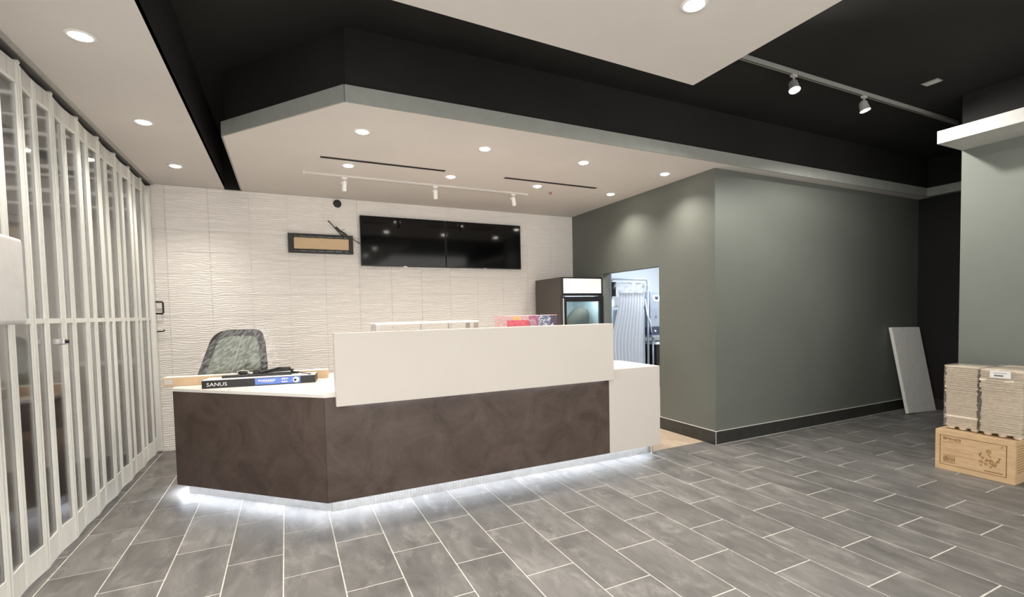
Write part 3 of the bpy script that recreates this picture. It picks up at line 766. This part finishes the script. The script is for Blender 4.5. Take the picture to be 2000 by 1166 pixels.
for x, w_ in ((.638, 'nearest the angled fascia corner'), (1.735, 'second from the angled fascia corner'), (2.842, 'second from the grey side wall'), (3.947, 'nearest the grey side wall')):
    downlight(x, 5.460, ZC, 'round recessed downlight in the row beside the slot diffusers, ' + w_, 'back row of alcove downlights', 1.1)
for y, w_ in ((.85, 'fifth'), (2.20, 'fourth'), (3.55, 'third'), (4.88, 'second'), (6.14, 'first')):
    downlight(-.942, y, ZC, 'round recessed downlight along the folding gate, %s from the white back wall' % w_, 'downlights along the gate')
for y, w_ in ((1.92, 'nearest the pointed corner of'), (.45, 'second from the pointed corner of'), (-1.0, 'third from the pointed corner of'), (-2.5, 'fourth from the pointed corner of')): downlight(1.923, y, ZC, 'round recessed downlight %s the hanging white ceiling panel' % w_, 'downlights in the hanging panel', 1.2, 160)
for y in (.45, -1.0, -2.5): downlight(.60, y, ZC, 'round recessed downlight in the hanging panel column nearer the gate, %s row' % {.45: 'first', -1.0: 'second', -2.5: 'third'}[y], 'downlights in the hanging panel', 1.2, 160)

for x0, x1, lab in ((.358, 1.610, 'long dark slot diffuser over the beige panel end of the counter'), (2.313, 3.580, 'long dark slot diffuser near the grey side wall')):
    t = thing('slot_diffuser', lab, 'air diffuser', ((x0 + x1) / 2, 5.262, ZC))
    bm = nb(); box(bm, x0, x1, 5.238, 5.246, ZC - .004, ZC); box(bm, x0, x1, 5.280, 5.288, ZC - .004, ZC); box(bm, x0, x0 + .008, 5.246, 5.280, ZC - .004, ZC); box(bm, x1 - .008, x1, 5.246, 5.280, ZC - .004, ZC)
    obj('flange', bm, 'track_dark', t)
    obj('slot', B(x0 + .008, x1 - .008, 5.246, 5.280, ZC - .002, ZC), 'black_paint', t)
    obj('blade', B(x0 + .01, x1 - .01, 5.261, 5.265, ZC - .006, ZC - .002), 'dark_metal', t)

tk = thing('lighting_track', 'slim white lighting track on the alcove ceiling', 'lighting track', (1.56, 5.862, 3.07))
obj('rail', bevel(B(.230, 2.896, 5.845, 5.879, ZC - .022, ZC), .002, 1), 'white_strip_paint', tk)
obj('groove', B(.25, 2.88, 5.857, 5.867, ZC - .0232, ZC - .022), 'alu', tk)
for e in (.225, 2.891): obj('end_cap', B(e, e + .01, 5.843, 5.881, ZC - .024, ZC), 'white_metal', tk)
def head(x, rot, w_):
    t = thing('spotlight_head', 'small white spotlight head on the alcove track, ' + w_, 'spotlight', (x, 5.862, ZC - .0235), 0, 'spotlights on the alcove track')
    obj('adapter', B(-.028, .028, -.013, .013, -.018, 0), 'white_metal', t, False, True)
    obj('stem', tube(nb(), [(0, 0, -.018), (0, 0, -.050)], .007, 8), 'white_metal', t, True, True)
    bm = lathe(nb(), [(.012, 0), (.024, -.004), (.026, -.012), (.026, -.112), (.022, -.116), (.020, -.104), (0, -.104)], (0, 0, 0), 20)
    bmesh.ops.rotate(bm, verts=bm.verts, matrix=Matrix.Rotation(rot[0], 3, 'X') @ Matrix.Rotation(rot[1], 3, 'Y')); bmesh.ops.translate(bm, verts=bm.verts, vec=(0, 0, -.036))
    obj('barrel', bm, 'white_metal', t, True, True)
    obj('knob', tube(nb(), [(-.026, 0, -.06), (-.038, 0, -.06)], .009, 10), 'white_metal', t, True, True)
head(.640, (.10, .06), 'above the round black wall fitting'); head(1.666, (.08, -.02), 'middle one of three'); head(2.695, (.08, -.16), 'nearest the red-brown sprinkler')

t2 = thing('lighting_track', 'long dull metal lighting track on the black upper ceiling', 'lighting track', (4.8, 2.93, 3.6))
obj('rail', bevel(B(2.75, 7.0, 2.912, 2.950, ZB - .036, ZB), .002, 1), 'fascia', t2)
obj('groove', B(2.77, 6.98, 2.925, 2.937, ZB - .0372, ZB - .036), 'track_dark', t2)
def head2(x, aim, w_):
    z = ZB - .0375
    t = thing('spotlight_head', 'lit spotlight head on the black ceiling track, ' + w_, 'spotlight', (x, 2.931, z), 0, 'spotlights on the black ceiling track')
    obj('adapter', B(-.03, .03, -.015, .015, -.02, 0), 'fascia_light', t, False, True)
    obj('stem', tube(nb(), [(0, 0, -.02), (0, 0, -.055)], .008, 8), 'fascia_light', t, True, True)
    rot = Vector((0, 0, -1)).rotation_difference(Vector(aim).normalized()).to_matrix()
    bm = lathe(nb(), [(.016, .055), (.036, .035), (.046, -.045), (.050, -.050), (.046, -.052), (.043, -.040), (0, -.040)], (0, 0, 0), 20)
    bmesh.ops.rotate(bm, verts=bm.verts, matrix=rot); bmesh.ops.translate(bm, verts=bm.verts, vec=(0, 0, -.095)); obj('barrel', bm, 'fascia_light', t, True, True)
    bm = lathe(nb(), [(0, -.056), (.03, -.052), (.044, -.045), (.044, -.041), (0, -.041)], (0, 0, 0), 20)
    bmesh.ops.rotate(bm, verts=bm.verts, matrix=rot); bmesh.ops.translate(bm, verts=bm.verts, vec=(0, 0, -.095)); obj('lens', bm, 'track_lens', t, True, True)
    d = Vector(aim).normalized()
    lo = lamp('spot_beam', 'SPOT', Vector((x, 2.931, z - .095)) + d * .08, 80, (1, .96, .90), t, spot_size=math.radians(176), spot_blend=.35, shadow_soft_size=.04)
    lo.rotation_euler = d.to_track_quat('-Z', 'Y').to_euler()
head2(4.125, (-.16, -.30, -.95), 'the one beside the hanging white panel'); head2(5.186, (.10, -.20, -.97), 'the one beside the small vent')
gv = thing('ceiling_vent', 'small pale rectangular vent on the black upper ceiling', 'vent', (5.55, 2.525, ZB))
obj('plate', bevel(B(5.505, 5.60, 2.458, 2.592, ZB - .008, ZB), .002, 1), 'fascia', gv)
for k in range(4): obj('louvre', B(5.518 + k * .021, 5.530 + k * .021, 2.47, 2.58, ZB - .011, ZB - .008), 'fascia_light', gv)
sp = thing('sprinkler', 'small red-brown sprinkler on the white alcove ceiling', 'sprinkler', (3.138, 5.664, ZC))
obj('escutcheon', lathe(nb(), [(0, -.006), (.018, -.006), (.026, 0), (0, 0)], (3.138, 5.664, ZC), 16), 'alu', sp, True)
obj('deflector', lathe(nb(), [(0, -.034), (.006, -.034), (.018, -.012), (.016, -.006), (0, -.006)], (3.138, 5.664, ZC), 16), 'sprinkler_red', sp, True)

# ------------------------------------------------------------------ leaning board, carton and tray stacks
lbd = thing('leaning_board', 'pale grey foam board leaning against the dark grey wall', 'board', (8.02, 3.75, 0))
bl_, br_, tl_ = Vector((7.770, 3.755, .012)), Vector((8.350, 3.695, .0)), Vector((7.690, 3.945, 1.225))
ux = (br_ - bl_).normalized() * .60; uz = tl_ - bl_; nn = ux.cross(uz).normalized() * .042
bm = nb(); vs = [bm.verts.new(p) for p in (bl_, bl_ + ux, bl_ + ux + uz, bl_ + uz, bl_ - nn, bl_ + ux - nn, bl_ + ux + uz - nn, bl_ + uz - nn)]
for f in ((0, 1, 2, 3), (7, 6, 5, 4), (0, 4, 5, 1), (1, 5, 6, 2), (2, 6, 7, 3), (3, 7, 4, 0)): bm.faces.new([vs[i] for i in f])
bmesh.ops.recalc_face_normals(bm, faces=bm.faces)
obj('core', bm, 'foam_board', lbd)
bm = nb(); f0 = [bl_ + nn * .03 + ux * u + uz * v for u, v in ((.012, .006), (.988, .006), (.988, .994), (.012, .994))]
f1 = [p + nn * .03 for p in f0]; a_ = [bm.verts.new(p) for p in f0]; b_ = [bm.verts.new(p) for p in f1]
bm.faces.new(b_); bm.faces.new(a_[::-1])
for i in range(4): bm.faces.new((a_[i], a_[(i + 1) % 4], b_[(i + 1) % 4], b_[i]))
bmesh.ops.recalc_face_normals(bm, faces=bm.faces); obj('facing', bm, 'foam_board', lbd)

cx = thing('shipping_carton', 'brown printed shipping carton on the floor under the wrapped tray stacks', 'carton', (5.70, 2.12, 0))
X0, X1, Y0, Y1, H = 5.440, 5.985, 1.832, 2.405, .372
obj('body', bevel(B(X0, X1, Y0, Y1, .001, H), .003, 2), 'carton', cx)
obj('flap', B(X0 + .004, X1 - .004, Y0 + .004, (Y0 + Y1) / 2 - .002, H, H + .003), 'carton', cx); obj('flap', B(X0 + .004, X1 - .004, (Y0 + Y1) / 2 + .002, Y1 - .004, H, H + .003), 'carton', cx)
FX = X0 - .0012
def fr(y0, y1, z0, z1, mat='carton_ink', name='print', t=.0012):   # print on the face towards -X; u from the far (left) end
    obj(name, B(X0 - t, X0, Y1 - (Y1 - Y0) * y1, Y1 - (Y1 - Y0) * y0, H * z0, H * z1), mat, cx)
def strokes(u0, u1, z0, z1, n, mat='carton_ink', seed=0):
    r = random.Random(seed); bm = nb()
    for k in range(n):
        u = u0 + (u1 - u0) * (k + r.uniform(.1, .4)) / n; wd = (u1 - u0) / n * r.uniform(.35, .7)
        zz = z0 + (z1 - z0) * r.uniform(0, .25)
        box(bm, X0 - .0014, X0, Y1 - (Y1 - Y0) * (u + wd), Y1 - (Y1 - Y0) * u, H * zz, H * (z1 - (z1 - z0) * r.uniform(0, .2)))
    obj('print', bm, mat, cx)
bm = nb(); W_ = Y1 - Y0
for (u0, u1, q0, q1) in ((.065, .905, .865, .877), (.065, .905, .135, .147), (.065, .075, .135, .877), (.895, .905, .135, .877)):
    box(bm, X0 - .0012, X0, Y1 - W_ * u1, Y1 - W_ * u0, H * q0, H * q1)
obj('print_border', bm, 'carton_ink', cx)
fr(.105, .155, .77, .835, 'carton_ink_light'); strokes(.115, .345, .765, .835, 12, seed=3); fr(.18, .345, .735, .752, 'carton_ink_light')
strokes(.11, .27, .22, .36, 9, seed=5); fr(.105, .275, .205, .215, 'carton_ink'); fr(.105, .275, .365, .375, 'carton_ink')
for zz, u1 in ((.70, .52), (.55, .34), (.50, .50), (.40, .52)): fr(.11, u1, zz, zz + .008, 'carton_ink_light')
fr(.64, .86, .185, .205, 'carton_ink'); strokes(.835, .862, .80, .83, 2, seed=8)
bm = nb(); r = random.Random(4)      # small pictorial print: loose round and curved shapes
def disc(bm, u, q, rad):
    lathe_pts = []
    c_ = (Y1 - W_ * u, H * q); vs = [bm.verts.new((X0 - .0013, c_[0] + rad * math.cos(k * math.pi / 6) * r.uniform(.8, 1.1), c_[1] + rad * math.sin(k * math.pi / 6) * r.uniform(.8, 1.1))) for k in range(12)]
    v2 = [bm.verts.new((X0, v.co.y, v.co.z)) for v in vs]
    bm.faces.new(vs); 
    for k in range(12): bm.faces.new((vs[k], vs[(k + 1) % 12], v2[(k + 1) % 12], v2[k]))
for u, q, rad in ((.69, .66, .022), (.60, .40, .016), (.66, .36, .015), (.72, .44, .018), (.76, .38, .020), (.62, .50, .014), (.58, .56, .010), (.80, .46, .012), (.67, .47, .012), (.72, .31, .011), (.81, .54, .008), (.60, .31, .010)): disc(bm, u, q, rad)
bmesh.ops.recalc_face_normals(bm, faces=bm.faces); obj('picture', bm, 'carton_ink_light', cx)
bm = nb()
for u, q, l, a_ in ((.58, .50, .05, 1.3), (.64, .42, .04, .4), (.70, .40, .05, -.5), (.78, .42, .06, 1.0), (.68, .60, .035, -.8)):
    c_ = (Y1 - W_ * u, H * q); tube(bm, [(X0 - .0012, c_[0], c_[1]), (X0 - .0012, c_[0] - l * math.cos(a_), c_[1] + l * math.sin(a_))], .0025, 5)
obj('picture_line', bm, 'carton_ink', cx)
bm = nb()      # text block on the end face
for k in range(11): box(bm, X0 + .03, X0 + random.uniform(.22, .34), Y0 - .0012, Y0, H * (.86 - .06 * k), H * (.88 - .06 * k))
obj('print', bm, 'carton_ink_light', cx)

def tray_stack(x0, x1, y0, y1, label, paper=False, seed=0):
    r = random.Random(seed); z = H + .006
    t = thing('tray_stack', label, 'tray stack', ((x0 + x1) / 2, (y0 + y1) / 2, z), 0, None)
    bm = nb()
    for fx_ in (.2, .5, .8):
        for fy in (.16, .5, .84):
            lathe(bm, [(0, 0), (.022, 0), (.028, .006), (.034, .036), (0, .036)], (x0 + (x1 - x0) * fx_, y0 + (y1 - y0) * fy, z), 10)
    obj('cup_feet', bm, 'pulp', t, True)
    bm = nb(); zz = z + .030; ztop = .972
    while zz < ztop - .012:
        h = r.uniform(.013, .024); dx, dy = r.uniform(-.004, .004), r.uniform(-.004, .004); h = min(h, ztop - zz)
        m_ = r.choice((.004, .008, .011, .014))
        box(bm, x0 + m_ + dx, x1 - m_ + dx, y0 + m_ + dy, y1 - m_ + dy, zz + .003, zz + h)
        box(bm, x0 + .018, x1 - .018, y0 + .018, y1 - .018, zz - .001, zz + .0035)
        zz += h
    s = obj('trays', bm, 'pulp', t); s['kind'] = 'stuff'
    bm = nb(); n = 10; rings = []
    for iz in range(n + 1):
        q = z + .028 + (ztop + .004 - z - .028) * iz / n; ring = []
        per = [(x0, y0), (x0 + (x1 - x0) / 3, y0), (x0 + 2 * (x1 - x0) / 3, y0), (x1, y0), (x1, (y0 + y1) / 2), (x1, y1), (x0 + 2 * (x1 - x0) / 3, y1), (x0 + (x1 - x0) / 3, y1), (x0, y1), (x0, y0 + 2 * (y1 - y0) / 3), (x0, y0 + (y1 - y0) / 3)]
        for px, py in per:
            ring.append(bm.verts.new((px + r.uniform(-.004, .003), py + r.uniform(-.003, .003), q)))
        rings.append(ring)
    for a_, b_ in zip(rings, rings[1:]):
        for k in range(len(a_)): bm.faces.new((a_[k], a_[(k + 1) % len(a_)], b_[(k + 1) % len(a_)], b_[k]))
    bm.faces.new(rings[-1])
    obj('wrap_film', bm, 'film', t)
    if paper:
        pl = obj('paper_label', B(x0 - .010, x0 - .008, y1 - .215, y1 - .075, ztop - .075, ztop - .012), 'paper', t, label='white paper label')
        bm = nb()
        for k in range(7): box(bm, x0 - .0108, x0 - .010, y1 - .165 + k * .009, y1 - .160 + k * .009 + .001, ztop - .062, ztop - .048)
        box(bm, x0 - .0108, x0 - .010, y1 - .19, y1 - .10, ztop - .034, ztop - .031)
        obj('barcode', bm, 'ink', pl)
tray_stack(5.500, 5.770, 2.112, 2.368, 'shrink-wrapped stack of brown pulp trays nearest the leaning board', False, 1)
tray_stack(5.478, 5.760, 1.805, 2.098, 'shrink-wrapped stack of brown pulp trays with white paper label', True, 2)
tray_stack(5.785, 5.985, 1.82, 2.09, 'shrink-wrapped stack of brown pulp trays behind the labelled stack', False, 3)

# ------------------------------------------------------------------ kitchen seen through the doorway
struct('floor_kitchen', B(XS, 9.0, YG + .14, 9.0, -.15, 0), 'vinyl')
struct('wall_kitchen_back', B(XS + .13, 9.0, 8.6, 8.75, 0, 2.9), 'kitchen_white')
struct('wall_kitchen_right', B(8.9, 9.0, YG + .14, 8.6, 0, 2.9), 'kitchen_white')
struct('wall_kitchen_left', B(XS, XS + .13, YB + .15, 8.75, 0, 2.9), 'kitchen_white')
struct('ceiling_kitchen', B(XS + .13, 9.0, YG + .14, 8.75, 2.9, 3.0), 'kitchen_white')
struct('trim_7', B(XS + .128, XS + .16, D2 + .0, D2 + .05, 0, DH), 'jamb')
for px, py, w_ in ((5.6, 5.6, 'near the doorway'), (6.8, 6.9, 'near the steel cabinet')):
    t = thing('ceiling_light', 'square bright cool-white light panel on the kitchen ceiling ' + w_, 'ceiling light', (px, py, 2.9), 0, 'kitchen light panels')
    obj('frame', B(px - .31, px + .31, py - .31, py + .31, 2.88, 2.9), 'white_metal', t)
    obj('diffuser', B(px - .29, px + .29, py - .29, py + .29, 2.875, 2.88), 'kitchen_panel', t)
    lamp('panel_light', 'AREA', (px, py, 2.86), 40, COOL, t, shape='SQUARE', size=.58)
wm = thing('wrapped_machine', 'tall kitchen machine wrapped in plastic behind a white corrugated sheet', 'machine', (5.85, 7.75, 0))
for x in (5.42, 6.28):
    for y in (7.52, 8.05): obj('post', tube(nb(), [(x, y, 0), (x, y, 2.10)], .022, 8), 'kitchen_steel', wm, True)
obj('body', bevel(B(5.46, 6.24, 7.55, 8.03, .25, 1.55), .02), 'kitchen_steel', wm)
obj('control_box', bevel(B(5.30, 5.42, 7.44, 7.56, 1.60, 1.73), .01), 'white_metal', wm)
bm = nb(); NXc, NZc = 96, 16; rows = []
for iz in range(NZc + 1):
    v_ = iz / NZc; z = .30 + 1.56 * v_; row = []
    lft = 5.47 + .07 * math.sin(v_ * 5.2 + 2.9) ; rgt = 6.12
    for ix in range(NXc + 1):
        u_ = ix / NXc; row.append(bm.verts.new((lft + (rgt - lft) * u_, 7.47 + .007 * math.sin(u_ * 2 * math.pi * 9) + .03 * math.sin(v_ * 4 + u_), z)))
    rows.append(row)
for iz in range(NZc):
    for ix in range(NXc): bm.faces.new((rows[iz][ix], rows[iz][ix + 1], rows[iz + 1][ix + 1], rows[iz + 1][ix]))
bmesh.ops.solidify(bm, geom=list(bm.faces), thickness=.004)
obj('corrugated_sheet', bm, 'corrugated', wm, True)
bm = nb(); rw = random.Random(9); rows = []
for iz in range(9):
    row = []
    for ix in range(15):
        row.append(bm.verts.new((5.40 + .90 * ix / 14 + rw.uniform(-.02, .02), 7.50 + rw.uniform(-.05, .05), 1.78 + .34 * iz / 8 + rw.uniform(-.015, .015))))
    rows.append(row)
for iz in range(8):
    for ix in range(14): bm.faces.new((rows[iz][ix], rows[iz][ix + 1], rows[iz + 1][ix + 1], rows[iz + 1][ix]))
obj('plastic_wrap', bm, 'clear_wrap', wm)
obj('hood', bevel(B(5.44, 6.26, 7.58, 8.04, 1.60, 2.09), .03), 'corrugated', wm)
obj('top_hoop', tube(nb(), [(5.42, 7.52, 2.08), (5.46, 7.52, 2.125), (6.24, 7.52, 2.125), (6.28, 7.52, 2.08)], .018, 8), 'kitchen_steel', wm, True)
obj('motor', tube(nb(), [(5.42, 7.46, 1.80), (5.42, 7.46, 2.06)], [.05, .055], 14), 'black_plastic', wm, True, label='black cylinder motor')
obj('hose', tube(nb(), [(6.20, 7.50, 1.75), (6.22, 7.47, 1.45), (6.28, 7.45, 1.30), (6.32, 7.46, 1.10)], .012, 8), 'white_metal', wm, True)
kt = thing('kitchen_table', 'steel kitchen table under the grey cabinet beyond the doorway', 'table', (6.75, 7.75, 0))
obj('top', B(6.33, 7.3, 7.45, 8.1, 1.00, 1.04), 'kitchen_steel', kt)
for x in (6.40, 7.24):
    for y in (7.52, 8.04): obj('leg', tube(nb(), [(x, y, 0), (x, y, 1.0)], .02, 8), 'kitchen_steel', kt, True)
kc = thing('steel_cabinet', 'grey steel cabinet with small emblem on the kitchen table', 'cabinet', (6.75, 7.75, 1.04))
obj('body', bevel(B(6.36, 7.2, 7.55, 8.05, 1.20, 1.90), .01), 'kitchen_steel', kc)
obj('control_panel', bevel(B(6.36, 7.2, 7.53, 8.03, 1.04, 1.195), .006), 'navy_plastic', kc)
obj('knob', lathe(nb(), [(0, -.02), (.018, -.02), (.022, 0), (0, 0)], (6.46, 7.53, 1.12), 14, 'y'), 'white_metal', kc, True)
bm = nb(); em = [(6.41, 1.82), (6.63, 1.82), (6.58, 1.70), (6.46, 1.70)]
extr(bm, em, 'y', 7.546, 7.55); obj('emblem', bm, 'corrugated', kc)
bm = nb(); tri = [(6.47, 1.795), (6.57, 1.795), (6.545, 1.735), (6.495, 1.735)]; extr(bm, tri, 'y', 7.543, 7.546); obj('emblem_mark', bm, 'navy_plastic', kc)
bm = nb(); box(bm, 6.48, 6.53, 7.547, 7.55, 1.40, 1.412); box(bm, 6.50, 6.51, 7.547, 7.55, 1.36, 1.40); obj('emblem_mark', bm, 'navy_plastic', kc)
wb_ = thing('waste_bin', 'dark grey wheeled bin under the steel kitchen table', 'bin', (6.62, 7.65, 0))
bm = prism(nb(), [(6.46, 7.48), (6.86, 7.48), (6.86, 7.92), (6.46, 7.92)], .02, .86)
for v in bm.verts:
    if v.co.z > .5: v.co.x += (v.co.x - 6.66) * .18; v.co.y += (v.co.y - 7.7) * .15
obj('tub', bm, 'dark_metal', wb_); obj('lid', bevel(B(6.40, 6.91, 7.43, 7.98, .86, .90), .008), 'white_metal', wb_)
for y in (7.52, 7.88): obj('wheel', tube(nb(), [(6.50, y, .03), (6.54, y, .03)], .03, 12), 'rubber', wb_)
